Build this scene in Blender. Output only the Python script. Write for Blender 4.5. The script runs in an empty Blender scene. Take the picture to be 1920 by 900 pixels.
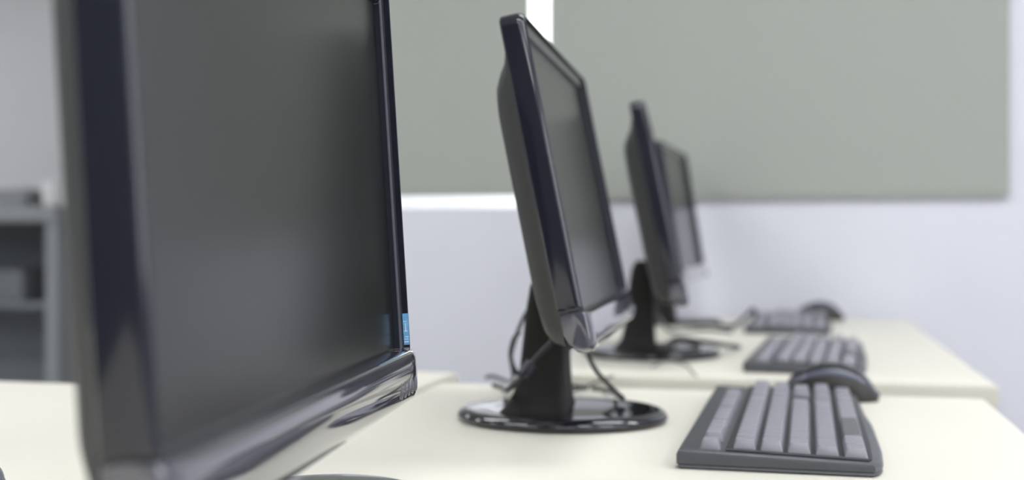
import bpy, bmesh, math, random
from mathutils import Vector, Matrix
random.seed(4)
S = bpy.context.scene
COL = S.collection
T = 0.74                     # height of the desk tops above the floor

# ------------------------------------------------------------------ camera
F, HC, HY, PSI = 2225.95, 0.191, 443.29, 0.2322
cam = bpy.data.cameras.new('camera'); cam_o = bpy.data.objects.new('camera', cam); COL.objects.link(cam_o)
cam.sensor_width = 36.0; cam.lens = F / 1920 * 36
cam_o.location = (0, 0, T + HC)
cam_o.rotation_euler = (math.pi / 2 - math.atan((450 - HY) / F), 0, PSI)
cam.clip_start = 0.02
cam.dof.use_dof = True
cam.dof.focus_distance = 0.84
cam.dof.aperture_fstop = cam.lens / 11.5
S.camera = cam_o

# ------------------------------------------------------------------ world, exposure
S.view_settings.view_transform = 'Standard'; S.view_settings.look = 'None'
S.view_settings.gamma = 1.0; S.view_settings.exposure = 0.0
S.view_settings.use_curve_mapping = False
w = bpy.data.worlds.new('daylight'); S.world = w; w.use_nodes = True
w.node_tree.nodes['Background'].inputs[0].default_value = (0.93, 0.96, 1.0, 1)
w.node_tree.nodes['Background'].inputs[1].default_value = 3.6
try:
    S.cycles.use_denoising = True
except Exception:
    pass
LAMP = 17.0                  # emission strength of the ceiling panels

# ------------------------------------------------------------------ materials
def mat(name, col, rough=0.5, metal=0.0, ior=1.5, coat=0.0, bump=0.0, bscale=400, noise=0.0, nscale=8, emit=None, es=1.0, spec=0.5):
    m = bpy.data.materials.new(name); m.use_nodes = True
    nt = m.node_tree; b = nt.nodes['Principled BSDF']
    b.inputs['Base Color'].default_value = (*col, 1)
    b.inputs['Roughness'].default_value = rough
    b.inputs['Metallic'].default_value = metal
    b.inputs['IOR'].default_value = ior
    b.inputs['Coat Weight'].default_value = coat
    b.inputs['Coat Roughness'].default_value = 0.03
    b.inputs['Specular IOR Level'].default_value = spec
    tc = nt.nodes.new('ShaderNodeTexCoord')
    if bump:
        n = nt.nodes.new('ShaderNodeTexNoise'); n.inputs['Scale'].default_value = bscale
        nt.links.new(tc.outputs['Object'], n.inputs['Vector'])
        bp = nt.nodes.new('ShaderNodeBump'); bp.inputs['Strength'].default_value = bump
        bp.inputs['Distance'].default_value = 0.001
        nt.links.new(n.outputs['Fac'], bp.inputs['Height']); nt.links.new(bp.outputs['Normal'], b.inputs['Normal'])
    if noise:
        n = nt.nodes.new('ShaderNodeTexNoise'); n.inputs['Scale'].default_value = nscale
        n.inputs['Detail'].default_value = 6
        nt.links.new(tc.outputs['Object'], n.inputs['Vector'])
        mx = nt.nodes.new('ShaderNodeMix'); mx.data_type = 'RGBA'
        mx.inputs['A'].default_value = (*[c * (1 - noise) for c in col], 1)
        mx.inputs['B'].default_value = (*[min(1, c * (1 + noise)) for c in col], 1)
        nt.links.new(n.outputs['Fac'], mx.inputs['Factor']); nt.links.new(mx.outputs['Result'], b.inputs['Base Color'])
    if emit:
        b.inputs['Emission Color'].default_value = (*emit, 1)
        b.inputs['Emission Strength'].default_value = es
    return m

M = {}
M['wall'] = mat('painted_wall', (0.725, 0.73, 0.79), 0.75, bump=0.15, bscale=120, noise=0.02, nscale=3)
M['wall_grey'] = mat('painted_wall_grey', (0.70, 0.705, 0.715), 0.8, noise=0.02, nscale=3)
M['wall_dark'] = mat('wall_dark_for_reflections', (0.16, 0.165, 0.185), 0.7, noise=0.02, nscale=3)  # unseen wall, colour set dark so glossy frame sides reflect little light
M['ceiling'] = mat('ceiling_paint', (0.8, 0.8, 0.8), 0.9, noise=0.02, nscale=5)
M['floor'] = mat('floor_tile', (0.42, 0.41, 0.40), 0.5, noise=0.06, nscale=4)
M['desk'] = mat('cream_laminate', (0.755, 0.73, 0.635), 0.42, noise=0.015, nscale=14, bump=0.05, bscale=60)
M['desk_edge'] = mat('cream_edge_band', (0.80, 0.77, 0.64), 0.45, noise=0.01)
M['desk_leg'] = mat('grey_steel', (0.45, 0.46, 0.48), 0.4, metal=0.6, noise=0.02)
M['blind'] = mat('roller_blind_fabric', (0.375, 0.395, 0.355), 0.85, bump=0.3, bscale=900, noise=0.03, nscale=500)
M['gloss'] = mat('glossy_black_plastic', (0.012, 0.012, 0.017), 0.07, ior=1.5, coat=0.5, noise=0.05)
M['gloss_blue'] = mat('glossy_dark_frame', (0.010, 0.011, 0.019), 0.10, ior=1.6, noise=0.05)
M['chin'] = mat('mirror_clear_acrylic', (0.05, 0.05, 0.065), 0.05, ior=1.75, coat=1.0, noise=0.02)
M['matte'] = mat('matte_black_plastic', (0.016, 0.015, 0.014), 0.6, bump=0.2, bscale=1500, noise=0.06, spec=0.25)
M['back'] = mat('textured_back_plastic', (0.026, 0.028, 0.026), 0.5, bump=0.25, bscale=1500, noise=0.05)
M['screen'] = mat('matte_screen', (0.010, 0.0105, 0.010), 0.215, ior=1.55, noise=0.03, nscale=300)
M['kbody'] = mat('keyboard_body_plastic', (0.075, 0.077, 0.085), 0.38, bump=0.15, bscale=1800, noise=0.04)
M['kwell'] = mat('keyboard_well_plastic', (0.02, 0.021, 0.026), 0.5, noise=0.04)
M['key'] = mat('key_plastic', (0.26, 0.255, 0.29), 0.36, bump=0.12, bscale=1800, noise=0.03)
M['key_dark'] = mat('spacebar_plastic', (0.11, 0.11, 0.12), 0.36, bump=0.12, bscale=1800, noise=0.03)
M['mouse'] = mat('mouse_black_plastic', (0.018, 0.019, 0.024), 0.25, noise=0.05)
M['mouse_band'] = mat('mouse_blue_grey_band', (0.10, 0.108, 0.145), 0.25, noise=0.04)
M['mouse_low'] = mat('mouse_lower_plastic', (0.026, 0.024, 0.020), 0.45, noise=0.05)
M['cable'] = mat('black_cable_rubber', (0.018, 0.018, 0.022), 0.4, noise=0.05)
M['cable_grey'] = mat('grey_cable_rubber', (0.30, 0.29, 0.27), 0.5, noise=0.05)
M['ferrite'] = mat('ferrite_plastic', (0.02, 0.02, 0.035), 0.4, noise=0.05)
M['sticker'] = mat('blue_sticker_print', (0.16, 0.42, 0.72), 0.35, noise=0.25, nscale=260)
M['sticker_w'] = mat('white_sticker_print', (0.75, 0.82, 0.9), 0.4, noise=0.02)
M['frame_w'] = mat('white_window_frame', (0.82, 0.83, 0.85), 0.4, noise=0.02)
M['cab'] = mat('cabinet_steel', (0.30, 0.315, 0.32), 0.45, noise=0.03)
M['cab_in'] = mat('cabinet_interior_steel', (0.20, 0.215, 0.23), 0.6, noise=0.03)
M['box_g'] = mat('grey_box_board', (0.17, 0.18, 0.195), 0.7, noise=0.06)
M['paper'] = mat('paper_stack', (0.32, 0.33, 0.335), 0.8, noise=0.1, nscale=60)
M['cup'] = mat('white_ceramic', (0.9, 0.9, 0.9), 0.3, noise=0.01)
M['lamp'] = mat('lamp_diffuser', (0.9, 0.9, 0.9), 0.6, emit=(0.95, 0.97, 1.0), es=LAMP, noise=0.01)
g = bpy.data.materials.new('window_glass'); g.use_nodes = True
nt = g.node_tree; nt.nodes.clear()
o_ = nt.nodes.new('ShaderNodeOutputMaterial'); tr = nt.nodes.new('ShaderNodeBsdfTransparent'); gl = nt.nodes.new('ShaderNodeBsdfGlossy')
gl.inputs['Roughness'].default_value = 0.02; mx = nt.nodes.new('ShaderNodeMixShader'); mx.inputs[0].default_value = 0.06
nt.links.new(tr.outputs[0], mx.inputs[1]); nt.links.new(gl.outputs[0], mx.inputs[2]); nt.links.new(mx.outputs[0], o_.inputs[0])
M['glass'] = g

# ------------------------------------------------------------------ helpers
def obj(name, bm, m, parent=None, smooth=None, loc=None):
    bmesh.ops.recalc_face_normals(bm, faces=bm.faces[:])
    me = bpy.data.meshes.new(name); bm.to_mesh(me); bm.free()
    me.materials.append(m)
    if smooth is not None:
        for p in me.polygons: p.use_smooth = True
        try: me.set_sharp_from_angle(angle=math.radians(smooth))
        except Exception: pass
    o = bpy.data.objects.new(name, me); COL.objects.link(o)
    if parent is not None: o.parent = parent
    if loc: o.location = loc
    return o

def add_box(bm, x0, x1, y0, y1, z0, z1, bev=0.0, seg=2):
    t = bmesh.new()
    vs = [t.verts.new((x, y, z)) for x in (x0, x1) for y in (y0, y1) for z in (z0, z1)]
    for f in ((0, 1, 3, 2), (4, 6, 7, 5), (0, 4, 5, 1), (2, 3, 7, 6), (0, 2, 6, 4), (1, 5, 7, 3)):
        t.faces.new([vs[i] for i in f])
    bmesh.ops.recalc_face_normals(t, faces=t.faces[:])
    if bev: bmesh.ops.bevel(t, geom=t.edges[:], offset=bev, segments=seg, affect='EDGES')
    merge(bm, t)
    return bm

def merge(bm, t, mtx=None):
    if mtx is not None: bmesh.ops.transform(t, matrix=mtx, verts=t.verts[:])
    me = bpy.data.meshes.new('tmp'); t.to_mesh(me); t.free()
    bm.from_mesh(me); bpy.data.meshes.remove(me)

def loft(bm, rings, cap0=True, cap1=True, closed=True):
    R = [[bm.verts.new(p) for p in r] for r in rings]
    n = len(R[0])
    for a, b in zip(R[:-1], R[1:]):
        for i in range(n if closed else n - 1):
            j = (i + 1) % n
            bm.faces.new((a[i], a[j], b[j], b[i]))
    if cap0: bm.faces.new(list(reversed(R[0])))
    if cap1: bm.faces.new(R[-1])
    return R

def rrect(y0, y1, z0, z1, r, n=6):
    pts = []
    for cy, cz, a0 in ((y1 - r, z1 - r, 0), (y0 + r, z1 - r, 90), (y0 + r, z0 + r, 180), (y1 - r, z0 + r, 270)):
        for k in range(n + 1):
            a = math.radians(a0 + 90 * k / n)
            pts.append((cy + r * math.cos(a), cz + r * math.sin(a)))
    return pts

def catmull(P, n=8):
    P = [Vector(p) for p in P]; out = []
    Q = [P[0] * 2 - P[1]] + P + [P[-1] * 2 - P[-2]]
    for i in range(1, len(Q) - 2):
        a, b, c, d = Q[i - 1:i + 3]
        for k in range(n):
            t = k / n
            out.append(0.5 * ((2 * b) + (c - a) * t + (2 * a - 5 * b + 4 * c - d) * t * t + (-a + 3 * b - 3 * c + d) * t ** 3))
    out.append(P[-1]); return out

def add_tube(bm, pts, r, n=10, sm=8):
    pts = catmull(pts, sm) if sm else [Vector(p) for p in pts]
    rings = []; up = Vector((0.13, 0.21, 0.97))
    for i, p in enumerate(pts):
        d = (pts[min(i + 1, len(pts) - 1)] - pts[max(i - 1, 0)]).normalized()
        s = d.cross(up)
        if s.length < 1e-3: s = d.cross(Vector((1, 0, 0)))
        s.normalize(); up = s.cross(d).normalized()
        rr = r(i / (len(pts) - 1)) if callable(r) else r
        rings.append([p + s * (rr * math.cos(2 * math.pi * k / n)) + up * (rr * math.sin(2 * math.pi * k / n)) for k in range(n)])
    loft(bm, rings); return bm

def empty(name, loc=(0, 0, 0), rz=0.0):
    o = bpy.data.objects.new(name, None); COL.objects.link(o)
    o.location = loc; o.rotation_euler = (0, 0, rz); o.empty_display_size = 0.05
    return o

def tag(o, label=None, cat=None, group=None, kind=None):
    for k, v in (('label', label), ('category', cat), ('group', group), ('kind', kind)):
        if v: o[k] = v
    return o

def dup(o, parent=None):
    c = o.copy(); COL.objects.link(c)
    if parent is not None: c.parent = parent
    for ch in list(o.children): dup(ch, c)
    return c

def struct(name, bm, m, parent=None):
    o = obj(name, bm, m, parent)
    if parent is None: o['kind'] = 'structure'
    return o

def B(*a, **k): return add_box(bmesh.new(), *a, **k)

# ------------------------------------------------------------------ the room
WY = 2.905        # face of the window wall
XL, XR, YB, YF, ZC = -6.0, 2.8, -3.2, 5.2, 2.65
XJ = -1.30        # where the window wall ends and the room runs on
struct('floor', B(XL - .1, XR + .1, YB - .1, YF + .1, -.1, 0), M['floor'])
struct('ceiling', B(XL - .1, XR + .1, YB - .1, YF + .1, ZC, ZC + .1), M['ceiling'])
RY0, RY1, RZ0, RZ1 = -1.9, .5, T + .13, T + 1.55
bm = bmesh.new()
add_box(bm, XR, XR + .1, YB, RY0, 0, ZC); add_box(bm, XR, XR + .1, RY1, WY, 0, ZC)
add_box(bm, XR, XR + .1, RY0, RY1, 0, RZ0); add_box(bm, XR, XR + .1, RY0, RY1, RZ1, ZC)
struct('wall_right', bm, M['wall'])
bm = bmesh.new()
for a in ((RY0, RY0 + .04, RZ0, RZ1), (RY1 - .04, RY1, RZ0, RZ1), (RY0 + .04, RY1 - .04, RZ0, RZ0 + .04), (RY0 + .04, RY1 - .04, RZ1 - .04, RZ1), (-.72, -.68, RZ0 + .04, RZ1 - .04)):
    add_box(bm, XR + .03, XR + .07, a[0], a[1], a[2], a[3])
wf2 = struct('window_2', bm, M['frame_w'])
obj('pane', B(XR + .048, XR + .052, RY0 + .04, -.72, RZ0 + .04, RZ1 - .04), M['glass'], wf2)
obj('pane', B(XR + .048, XR + .052, -.68, RY1 - .04, RZ0 + .04, RZ1 - .04), M['glass'], wf2)
struct('wall_left', B(XL - .1, XL, YB, YF, 0, ZC), M['wall_grey'])
struct('wall_behind', B(XL, XR, YB - .1, YB, 0, ZC), M['wall_dark'])
struct('wall_far', B(XL, XJ, YF, YF + .1, 0, ZC), M['wall_grey'])
WX0, WX1, WZ0, WZ1 = -1.20, -0.588, T + .261, T + 1.5
bm = bmesh.new()
add_box(bm, XJ, WX0, WY, WY + .16, 0, ZC); add_box(bm, WX1, XR, WY, WY + .16, 0, ZC)
add_box(bm, WX0, WX1, WY, WY + .16, 0, WZ0); add_box(bm, WX0, WX1, WY, WY + .16, WZ1, ZC)
struct('wall_back', bm, M['wall'])
struct('wall_return', B(XJ, XJ + .12, WY + .16, YF, 0, ZC), M['wall_grey'])
bm = bmesh.new()
for a in ((WX0, WX0 + .03, WZ0, WZ1), (WX1 - .006, WX1, WZ0, WZ1), (WX0 + .03, WX1 - .006, WZ0, WZ0 + .006), (WX0 + .03, WX1 - .006, WZ1 - .04, WZ1)):
    add_box(bm, a[0], a[1], WY + .10, WY + .15, a[2], a[3])
wf = struct('window_1', bm, M['frame_w'])
obj('pane', B(WX0 + .03, WX1 - .006, WY + .123, WY + .127, WZ0 + .006, WZ1 - .04), M['glass'], wf)

def blind(x0, x1, z0, label, yb=0.0):
    r = empty('roller_blind', ((x0 + x1) / 2, WY - .02 - yb, z0)); h = (x1 - x0) / 2
    tag(r, label, 'blind')
    zt = T + 1.62 - z0
    obj('fabric', B(-h, h, -.0012, .0012, .012, zt), M['blind'], r)
    bm = bmesh.new(); add_box(bm, -h, h, -.002, .002, 0, .0125, .0008)
    obj('bottom_bar', bm, M['blind'], r, 40)
    bm = bmesh.new(); add_tube(bm, [(-h, 0, zt), (h, 0, zt)], .018, 16, 0)
    obj('roller', bm, M['frame_w'], r, 40)
    return r
blind(-1.25, -.637, T + .292, 'grey-green roller blind left of the bright gap, daylight showing under its hem')
blind(-.588, .480, T + .281, 'wide grey-green roller blind right of the bright gap, behind the small monitors', -.008)

# ceiling light panels
def ceiling_light(x, y):
    r = empty('ceiling_light', (x, y, ZC)); tag(r, 'white square panel lamp set in the ceiling', 'ceiling light', 'panel lamps in the ceiling')
    bm = bmesh.new()
    for a in ((-.62, .62, -.17, -.15), (-.62, .62, .15, .17), (-.62, -.60, -.15, .15), (.60, .62, -.15, .15)):
        add_box(bm, a[0], a[1], a[2], a[3], -.035, 0)
    obj('light_frame', bm, M['frame_w'], r)
    obj('diffuser', B(-.60, .60, -.15, .15, -.03, -.012), M['lamp'], r)
    return r
for y in (-2.2, -.4, 1.5):
    for x in (-4.2, -1.9, .4, 2.0):
        ceiling_light(x, y)
ceiling_light(-4.2, 3.6)

# ------------------------------------------------------------------ desks
def desk(x0, x1, y0, y1, label):
    cx, cy = (x0 + x1) / 2, (y0 + y1) / 2
    r = empty('desk', (cx, cy, 0)); tag(r, label, 'desk')
    hx, hy = (x1 - x0) / 2, (y1 - y0) / 2
    obj('worktop', B(-hx, hx, -hy, hy, T - .028, T, bev=.003), M['desk'], r, 40)
    for s in (-1, 1):
        y = s * (hy - .05)
        obj('side_panel', B(-hx + .03, hx - .05, y - .012, y + .012, 0, T - .028), M['desk'], r)
    obj('modesty_panel', B(-hx + .10, -hx + .118, -hy + .062, hy - .062, .28, T - .028), M['desk'], r)
    return r
desk(-.447, .221, .245, 1.487, 'cream desk carrying the nearest keyboard and the two nearest monitors')
desk(-.447, .221, -.75, .237, 'cream desk nearest the viewer, continuing under the camera')
desk(-.36, .256, 1.612, 2.86, 'cream desk beyond the gap, carrying the two farther monitors')
desk(-.86, -.457, 1.371, 1.603, 'short cream side table at the far end of the long seam, behind the nearest monitor')
desk(-1.50, -.457, .10, 1.370, 'cream desk at the left edge, across the long seam from the nearest monitor')

# ------------------------------------------------------------------ monitors
W, HP = .4413, .2985
XFR = .050
def Mp(t, z0): return Matrix.Translation((XFR, 0, z0)) @ Matrix.Rotation(-t, 4, 'Y')

def monitor(corner, yaw, tilt, z0, label, base_dy=0.0, base_ry=.094, buttons=True, sticker=False):
    c, s = math.cos(yaw), math.sin(yaw)
    lx, ly = -XFR, W / 2
    rx = corner[0] + lx * c - ly * s; ry = corner[1] + lx * s + ly * c
    r = empty('monitor', (rx, ry, T), yaw); tag(r, label, 'monitor')
    mp = Mp(tilt, z0)
    h = W / 2
    # frame: a section swept round a rounded rectangle
    sec = [(.0015, -.0225), (0, -.021), (0, -.0075), (.0004, -.0050), (.0013, -.0028), (.0026, -.0010), (.0036, -.0002), (.0043, 0), (.0049, -.0004), (.0052, -.0043),
           (.0058, -.0047), (.0140, -.0047), (.0152, -.0053), (.0158, -.0100)]
    rings = []
    for ins, x in sec:
        k = ins / .0158
        zb = .0300 + ins * .3
        rad = max(.0015, .0105 - ins)
        rings.append([(x, a, b) for a, b in rrect(-h + ins, h - ins, zb, HP - ins, rad)])
    bm = bmesh.new(); loft(bm, rings, False, False); bmesh.ops.transform(bm, matrix=mp, verts=bm.verts[:])
    fr = obj('frame', bm, M['gloss_blue'], r, 40)
    bm = bmesh.new()
    add_box(bm, -.0115, -.0088, -h + .0150, h - .0150, .030, HP - .0150); bmesh.ops.transform(bm, matrix=mp, verts=bm.verts[:])
    obj('screen', bm, M['screen'], r)
    # chin: bulging clear strip under the screen
    prof = [(-.0205, .0345), (-.0095, .0350), (-.0020, .0346), (.0016, .0336), (.0038, .0316), (.0047, .0290), (.0050, .0200), (.0048, .0100),
            (.0040, .0040), (.0022, .0004), (-.0010, -.0016), (-.0060, -.0024), (-.0120, -.0004), (-.0175, .0060), (-.0205, .0160)]
    bm = bmesh.new(); rings = []
    ys = [-1, -.9975, -.992, -.983, -.965, -.93] + [-.85 + .1 * i for i in range(18)] + [.93, .965, .983, .992, .9975, 1]
    for yy in ys:
        e = 1 - abs(yy)
        k = min(1, (e / .04)) ** .5 if e > 0 else 0
        k = .35 + .65 * k
        lift = .0045 * (1 - min(1, e / .06)) ** 2      # the bottom edge turns up at both ends
        ring = []
        for (x, z) in prof:
            xx = x if x <= -.003 else -.003 + (x + .003) * k
            zz = z + (lift + .0025 * 0) * max(0, 1 - z / .02)
            if 0 < yy < 2 and False: pass
            ring.append((xx, yy * h * 1.0008, zz))
        rings.append(ring)
    loft(bm, rings); bmesh.ops.transform(bm, matrix=mp, verts=bm.verts[:])
    ch = obj('chin', bm, M['chin'], r, 35)
    ch['label'] = 'mirror-like clear strip under the screen'
    if buttons:
        for k in range(5):
            bm = bmesh.new()
            y = h - .062 + k * .0118
            for dz in (0,):
                t = bmesh.new(); bmesh.ops.create_uvsphere(t, u_segments=16, v_segments=10, radius=1)
                bmesh.ops.scale(t, vec=(.0016, .0026, .0062), verts=t.verts[:])
                bmesh.ops.translate(t, vec=(.0042, y, .0110), verts=t.verts[:]); merge(bm, t)
            bmesh.ops.transform(bm, matrix=mp, verts=bm.verts[:])
            obj('button', bm, M['chin'], ch, 60)
    if sticker:
        def sl(u, w, e):    # a point on the inward slope of the far frame side
            return (-.0002 - .0042 * u, h - .0049 - .0003 * u - e, w)
        def quad(u0, u1, w0, w1, e):
            bm = bmesh.new()
            loft(bm, [[sl(u0, w0, e - .0003), sl(u1, w0, e - .0003), sl(u1, w1, e - .0003), sl(u0, w1, e - .0003)], [sl(u0, w0, e), sl(u1, w0, e), sl(u1, w1, e), sl(u0, w1, e)]])
            return bm
        bm = quad(0, .95, .0375, .0600, .0005); bmesh.ops.transform(bm, matrix=mp, verts=bm.verts[:])
        st = obj('sticker', bm, M['sticker'], r); st['label'] = 'small blue sticker with white print'
        bm = bmesh.new()
        for a in ((.1, .85, .0392, .0400), (.1, .85, .0412, .0418), (.1, .7, .0430, .0436), (.25, .75, .0470, .0478), (.45, .60, .0478, .0530), (.3, .8, .0540, .0546)):
            merge(bm, quad(a[0], a[1], a[2], a[3], .0008))
        bmesh.ops.transform(bm, matrix=mp, verts=bm.verts[:])
        obj('print', bm, M['sticker_w'], st)
    # back cover
    steps = [(.0022, .0022, .0022, .0212), (.0115, .020, .005, .0235), (.0150, .036, .007, .0290), (.0185, .044, .010, .0355), (.0250, .052, .018, .0415),
             (.0340, .060, .030, .0445), (.055, .075, .048, .0462), (.085, .105, .070, .0468)]
    rings = []
    for (si, ti, bi, d) in steps:
        rings.append([(-d, a, b) for a, b in rrect(-h + si, h - si, bi, HP - ti, .012 + si * .5, 8)])
    bm = bmesh.new(); loft(bm, rings); bmesh.ops.transform(bm, matrix=mp, verts=bm.verts[:])
    obj('back_cover', bm, M['back'], r, 50)
    # vents in the cover
    # stand column: leans forward under the panel, flares at the foot
    bm = bmesh.new(); rings = []
    for (z, xa, xb, hy) in ((.011, -.066, .004, .050), (.018, -.060, .002, .042), (.030, -.052, .001, .036), (.055, -.046, 0, .032), (.085, -.043, -.001, .030),
                            (.115, -.040, -.004, .029), (.140, -.036, -.008, .028), (.152, -.030, -.012, .026)):
        rings.append([(a, b, z) for a, b in rrect(xa, xb, -hy, hy, .006, 4)])
    loft(bm, rings); obj('stand', bm, M['matte'], r, 50)
    bm = bmesh.new(); add_tube(bm, [(-.018, -.026, .135), (-.018, .026, .135)], .012, 18, 0)
    obj('hinge', bm, M['matte'], r, 50)
    # base disc
    bm = bmesh.new(); rings = []
    for (k, z) in ((.93, 0), (.955, .0006), (.968, .0020), (.985, .0026), (.997, .0036), (1.0, .0050), (.996, .0068), (.987, .0086), (.972, .0104), (.952, .0118), (.925, .0128), (.89, .0132), (.80, .0126), (.6, .0128), (.3, .0132)):
        rings.append([(-.006 + .110 * k * math.cos(a), base_dy + (base_ry - .094 * (1 - k)) * math.sin(a) if k > .85 else base_dy + base_ry * k * math.sin(a), z) for a in [2 * math.pi * i / 72 for i in range(72)]])
    loft(bm, rings); obj('base', bm, M['gloss'], r, 40)
    return r

def from_px(px, py, D, mz=None):
    """world point seen at pixel (px, py) at depth D"""
    Xc = (px - 960) * D / F
    return Vector((Xc * math.cos(PSI) - D * math.sin(PSI), Xc * math.sin(PSI) + D * math.cos(PSI), T + HC - (py - HY) * D / F))
def on_desk(px, py, z=0.0):
    return from_px(px, py, (HC - z) * F / (py - HY))

monitor((-.2177, .3808), .1102, .0618, .0758, 'large nearest black monitor cut off at the top, blue sticker on its frame', base_dy=.085, base_ry=.168, sticker=True)
monitor((-.1668, .9974), .0506, .1992, .0935, 'second black monitor seen from its side, beside the near keyboard')
def top_corner(px, py, D, yaw, tilt, z0):
    p = from_px(px, py, D)
    q = p.copy(); dx = HP * math.sin(tilt)
    return (p.x + dx * math.cos(yaw), p.y + dx * math.sin(yaw))
monitor(top_corner(1208, 188, 1.68, .092, .2028, .0935), .092, .2028, .0935, 'third black monitor, blurred, its back cover and black stand showing')
monitor(top_corner(1240, 266, 2.40, -.028, .16, .0935), -.028, .16, .0935, 'farthest monitor by the back wall with a pale reflecting screen')

# ------------------------------------------------------------------ keyboards
KL = .4348
def kw(v):      # width of the body along its length, 0 = near (left) end
    pts = [(0, .1570), (.02, .1620), (.07, .1648), (.2, .1665), (.45, .1662), (.7, .1620), (.94, .1600), (1, .1550)]
    for (a, b), (c, d) in zip(pts[:-1], pts[1:]):
        if v <= c:
            t = (v - a) / (c - a); t = t * t * (3 - 2 * t); return b + (d - b) * t
    return pts[-1][1]
def kz(x): return .0165 - .030 * max(0, min(x, .17)) * 1.2 * .33 / .33 * .95 + (0)

def make_keyboard():
    r = empty('keyboard')
    n = 36; out = []
    for i in range(n + 1):
        v = i / n; out.append((kw(v), v * KL))
    for i in range(n, -1, -1): out.append((0, i / n * KL))
    def ring(ins, zf):
        cx, cy = .08, KL / 2
        res = []
        for (x, y) in out:
            w = max(x, .001)
            nx = ins if x < .01 else x - ins
            ny = min(max(y, ins), KL - ins)
            res.append((nx, ny, zf(nx)))
        return res
    bm = bmesh.new()
    loft(bm, [ring(.003, lambda x: .0), ring(.0005, lambda x: .0015), ring(.0015, lambda x: .0035), ring(.0002, lambda x: .0045), ring(0, lambda x: kz(x) - .0045), ring(.0012, lambda x: kz(x) - .0015), ring(.0035, kz)])
    obj('body', bm, M['kbody'], r, 35)
    # raised key field with a curved right border
    def ring2(ins, dz):
        res = []
        for i in range(n + 1):
            v = i / n; y = min(max(v * KL, .006 + ins), KL - .006 - ins)
            res.append((kw(v) * .5 + .0735 - ins, y, kz(.152) + dz))
        for i in range(n, -1, -1):
            y = min(max(i / n * KL, .006 + ins), KL - .006 - ins)
            res.append((.0395 + ins, y, kz(.0395) + dz))
        return res
    bm = bmesh.new(); loft(bm, [ring2(0, -.004), ring2(0, .0014), ring2(.0012, .0022)])
    obj('key_field', bm, M['kwell'], r, 35)
    U = .01862; y0 = .0085
    cx = [.0268, .0545, .0762, .0979, .1200, .1425]
    def row(spec):
        out = []; y = 0
        for a in spec:
            if a < 0: y += -a; continue
            out.append((y, a)); y += a
        return out
    nav = [-.25, 1, 1, 1]
    rows = [row([1, -1, 1, 1, 1, 1, -.5, 1, 1, 1, 1, -.5, 1, 1, 1, 1] + nav),
            row([1] * 13 + [2] + nav + [-.25, 1, 1, 1, 1]),
            row([1.5] + [1] * 12 + [1.5] + nav + [-.25, 1, 1, 1, 1]),
            row([1.75] + [1] * 11 + [2.25] + [-.25, -3, -.25, 1, 1, 1]),
            row([2.25] + [1] * 10 + [2.75] + [-.25, -1, 1, -1, -.25, 1, 1, 1, 1]),
            row([1.25, 1.25, 1.25, 5.5, 1.25, 1.25, 1.5, 1.75] + nav + [-.25, 2, 1])]
    allk = []
    for ri, rw in enumerate(rows):
        for (u, wu) in rw: allk.append((ri, u, wu))
    allk.sort(key=lambda a: a[1])
    rest = bmesh.new()
    for i, (ri, u, wu) in enumerate(allk):
        x = cx[ri]; ya = y0 + u * U + .0005; yb = y0 + (u + wu) * U - .0005
        zb = kz(x) + (.0015 if ri else -.0005); hgt = .0085 if ri < 5 else .0080
        hw = .0093 if ri else .0082
        k = [(-hw, hw, 0, 0), (-hw * .97, hw * .97, .0002, .0015), (-hw * .80, hw * .74, .0020, hgt - .0008), (-hw * .74, hw * .68, .0028, hgt)]
        rings = []
        for (a, b, e, z) in k:
            rings.append([(x + p, q, zb + z) for p, q in rrect(a, b, ya + e, yb - e, .0010 if z < .002 else .0016, 3)])
        if i < 100:
            bm = bmesh.new(); loft(bm, rings)
            obj('space_bar' if wu > 5 else 'key', bm, M['key_dark'] if wu > 5 else M['key'], r, 35)
        else:
            loft(rest, rings)
    ko = obj('key', rest, M['key'], r, 35); ko['kind'] = 'stuff'
    # three status lights
    for k in range(3):
        bm = bmesh.new(); add_box(bm, .022, .030, y0 + (18.6 + k * 1.1) * U, y0 + (18.9 + k * 1.1) * U, kz(.026), kz(.026) + .0008)
        obj('status_light', bm, M['key_dark'], r)
    return r
kb = make_keyboard()
k0 = None
kb.location = (-.0930, .980, T); kb.rotation_euler = (0, 0, -.0114)
tag(kb, 'nearest dark grey keyboard with pale keys, at the lower right', 'keyboard')
k2 = dup(kb); k2.location = (-.0680, 1.6934, T); k2.rotation_euler = (0, 0, -.0595)
tag(k2, 'blurred middle keyboard on the desk beyond the gap, behind the near mouse', 'keyboard')
k0 = dup(kb); k0.location = (-.160, .300, T); k0.rotation_euler = (0, 0, -.01)
tag(k0, 'keyboard in front of the nearest monitor, seen only reflected in its lower strip', 'keyboard')
p = on_desk(1395, 626)
k3 = dup(kb); k3.location = (p.x, p.y, T); k3.rotation_euler = (0, 0, -.03)
tag(k3, 'farthest keyboard, mostly hidden, close to the back wall', 'keyboard')

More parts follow.
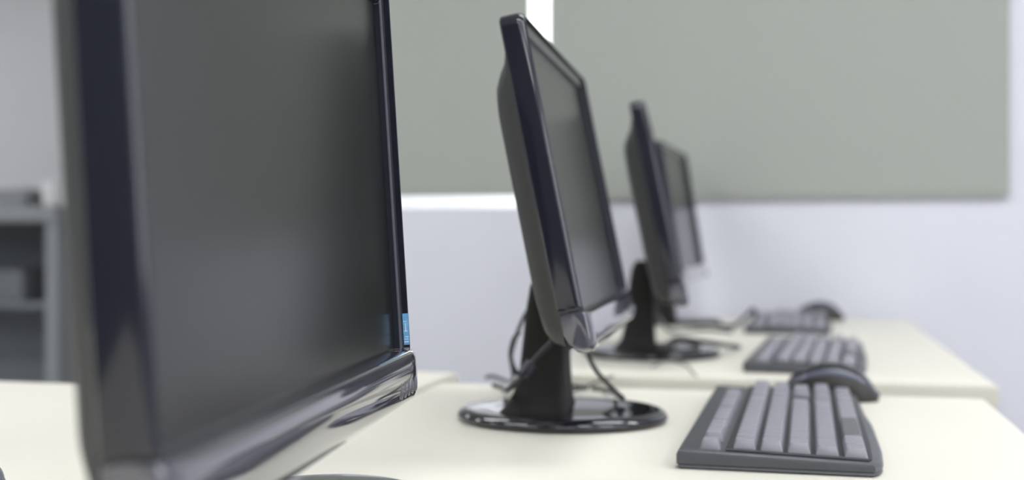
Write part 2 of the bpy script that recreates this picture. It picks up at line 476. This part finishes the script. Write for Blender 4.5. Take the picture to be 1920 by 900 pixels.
# ------------------------------------------------------------------ mice
def make_mouse():
    r = empty('mouse')
    L = .108; n = 20
    def prof(s):     # s 0 front .. 1 rear
        w = .030 * (max(0, 1 - abs(2 * s - 1.02) ** 3.2)) ** .5 if abs(2 * s - 1.02) < 1 else .002
        w = max(w, .004) * (.92 + .16 * s)
        h = .013 + .027 * math.sin(math.pi * min(1, (s * .86 + .06))) ** 1.1
        e = min(1, (1 - s) / .22, ) ; h *= (1 - (1 - e) ** 2.2 * .75)
        e2 = min(1, s / .08); h *= .6 + .4 * e2
        return w, h
    def surf(s, a, off=0):     # a 0..pi over the top
        w, h = prof(s)
        ca, sa = math.cos(a), math.sin(a)
        y = (w + off) * (abs(ca) ** .75) * (1 if ca > 0 else -1)
        return (-L / 2 + s * L + (off if s > .99 else 0), y, .002 + (h + off) * abs(sa) ** .8)
    S_ = [i / n for i in range(n + 1)]
    bm = bmesh.new(); rings = []
    for s in S_:
        ring = [surf(s, math.pi * k / 20) for k in range(21)]
        rings.append([(ring[0][0], ring[0][1] * .92, 0)] + ring + [(ring[-1][0], ring[-1][1] * .92, 0)])
    loft(bm, rings); obj('lower_shell', bm, M['mouse_low'], r, 50)
    def strip(name, a0, a1, off, m, s0=0.0, s1=1.0):
        bm = bmesh.new(); rings = []
        K = 14
        for i in range(n + 1):
            s = s0 + (s1 - s0) * i / n
            up = [surf(s, a0 + (a1 - a0) * k / K, off) for k in range(K + 1)]
            dn = [surf(s, a0 + (a1 - a0) * k / K, off - .0012) for k in range(K, -1, -1)]
            rings.append(up + dn)
        loft(bm, rings); return obj(name, bm, m, r, 50)
    strip('side_band', math.radians(40), math.radians(56), .0008, M['mouse_band'])
    strip('side_band', math.radians(124), math.radians(140), .0008, M['mouse_band'])
    strip('top_shell', math.radians(58), math.radians(122), .0012, M['mouse'], .42, 1.0)
    strip('button', math.radians(58), math.radians(87), .0012, M['mouse'], .02, .41)
    strip('button', math.radians(93), math.radians(122), .0012, M['mouse'], .02, .41)
    bm = bmesh.new(); add_tube(bm, [(-.030, -.0032, .0255), (-.030, .0032, .0255)], .0085, 18, 0)
    obj('scroll_wheel', bm, M['kbody'], r, 50)
    return r
ms = make_mouse(); p = on_desk(1558, 748)
ms.location = (p.x, p.y, T); ms.rotation_euler = (0, 0, -.05)
tag(ms, 'black mouse with a blue-grey side band at the far end of the nearest keyboard', 'mouse')
m2 = dup(ms); p = on_desk(1537, 600); m2.location = (p.x, p.y, T); m2.rotation_euler = (0, 0, .1)
tag(m2, 'small blurred black mouse alone against the back wall', 'mouse')
m3 = dup(ms); m3.location = (-.552, .701, T); m3.rotation_euler = (0, 0, 2.4)
tag(m3, 'black glossy mouse just entering the picture at the lower left corner', 'mouse')

# ------------------------------------------------------------------ cables
def cable(pts, r, label, m='cable', cat='cable', extra=None):
    bm = bmesh.new(); add_tube(bm, pts, r, 10, 8)
    o = obj('cable', bm, M[m], None, 60); tag(o, label, cat)
    return o
cb = cable([from_px(1043, 628, 1.170), from_px(1030, 646, 1.165), from_px(1008, 668, 1.17), from_px(988, 694, 1.165), from_px(970, 716, 1.150), from_px(952, 730, 1.20), on_desk(945, 728, .004), on_desk(925, 722, .004)], .0028, 'black video cable hanging behind the second monitor with a thick ferrite')
bm = bmesh.new(); a, b = from_px(999, 680, 1.168), from_px(980, 705, 1.166)
add_tube(bm, [a, a.lerp(b, .12), a.lerp(b, .5), a.lerp(b, .88), b], lambda t: .0065 if .08 < t < .92 else .004, 12, 4)
obj('ferrite', bm, M['ferrite'], cb, 60)
cable([from_px(1010, 560, 1.33), from_px(985, 590, 1.36), from_px(968, 630, 1.38), from_px(958, 670, 1.38), from_px(962, 700, 1.36), on_desk(958, 716, .004), on_desk(925, 706, .004), on_desk(912, 708, .004)],
      .0024, 'thin looped power cable left of the second monitor stand')
cable([from_px(974, 622, 1.33), from_px(962, 640, 1.33), from_px(958, 672, 1.32), from_px(975, 706, 1.31), on_desk(1010, 728, .006), on_desk(1060, 722, .003), on_desk(1100, 728, .004)],
      .0026, 'black cable bending down behind the second monitor stand')
cable([from_px(1098, 640, 1.32), from_px(1104, 668, 1.31), from_px(1120, 698, 1.30), from_px(1146, 726, 1.30), on_desk(1168, 747, .0185), on_desk(1158, 741, .021), on_desk(1140, 732, .004), on_desk(1110, 728, .003)],
      .0026, 'black cable arching down right of the second monitor base')
cable([on_desk(1075, 733, .003), on_desk(1115, 718, .003), on_desk(1150, 705, .003)], .0016, 'short dark cable lying behind the second monitor base')
cable([on_desk(1222, 688, .002), on_desk(1250, 676, .002), on_desk(1285, 684, .002), on_desk(1300, 700, .002), on_desk(1306, 706, .002)],
      .0013, 'thin pale cable curving on the desk before the middle keyboard', 'cable_grey')
# tangle by the third monitor base
cable([on_desk(1230, 655, .018), on_desk(1262, 641, .022), on_desk(1290, 640, .028), on_desk(1310, 652, .020), on_desk(1280, 660, .018), on_desk(1248, 652, .026), on_desk(1270, 636, .028), on_desk(1310, 640, .024), on_desk(1350, 646, .020), on_desk(1385, 650, .004)],
      .0042, 'thick black cable coiled on the third monitor base')
cable([from_px(1228, 545, 2.05), from_px(1238, 570, 2.05), from_px(1226, 572, 2.06), from_px(1240, 600, 2.1), on_desk(1260, 622, .004), on_desk(1320, 618, .004), on_desk(1372, 622, .004)],
      .003, 'black cable hanging between the third and farthest monitors')
cable([on_desk(1290, 608, .006), on_desk(1330, 606, .010), on_desk(1372, 612, .008), from_px(1400, 592, 2.45), from_px(1413, 580, 2.45), from_px(1419, 600, 2.46), on_desk(1440, 612, .008)],
      .0042, 'dark cable looping up beside the farthest keyboard')

# ------------------------------------------------------------------ cabinet in the far left of the room
cab = empty('cabinet', (-3.30, 4.35, 0)); tag(cab, 'open grey steel cabinet, strongly blurred, at the left edge of the picture', 'cabinet')
zt = T + .315
obj('top_panel', B(-.60, .44, -.16, .25, zt - .065, zt, bev=.004), M['cab'], cab)
obj('side_panel', B(.385, .44, -.15, .25, 0, zt - .065), M['cab'], cab)
obj('side_panel', B(-.60, -.57, -.15, .25, 0, zt - .065), M['cab'], cab)
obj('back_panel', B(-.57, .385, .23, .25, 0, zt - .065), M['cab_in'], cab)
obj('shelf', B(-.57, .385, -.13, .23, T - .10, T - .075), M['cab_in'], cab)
def on_cab(name, bm, m, label, cat): return tag(obj(name, bm, m, None, 40), label, cat)
on_cab('file_box', B(-3.60, -3.06, 4.26, 4.50, T - .0745, T + .055, bev=.004), M['box_g'], 'grey file box on the shelf inside the blurred cabinet', 'box')
bm = bmesh.new(); zz = zt + .001
for k in range(5):
    add_box(bm, -3.62 + random.uniform(-.02, .02), -3.05 + random.uniform(-.02, .02), 4.27, 4.48, zz, zz + .013, bev=.001); zz += .0145
on_cab('paper_stack', bm, M['paper'], 'grey stack of papers lying on top of the cabinet', 'papers')
bm = bmesh.new(); rings = []
for (rr, z) in ((.030, 0), (.036, .004), (.040, .05), (.042, .10), (.040, .10), (.037, .05), (.030, .008)):
    rings.append([(-2.965 + rr * math.cos(2 * math.pi * i / 32), 4.32 + rr * math.sin(2 * math.pi * i / 32), zt + .001 + z) for i in range(32)])
loft(bm, rings); cup = on_cab('cup', bm, M['cup'], 'white cup standing at the right end of the cabinet top', 'cup')
bm = bmesh.new(); add_tube(bm, [(-2.927, 4.32, zt + .08), (-2.900, 4.32, zt + .075), (-2.895, 4.32, zt + .05), (-2.927, 4.32, zt + .03)], .005)
obj('handle', bm, M['cup'], cup, 60)
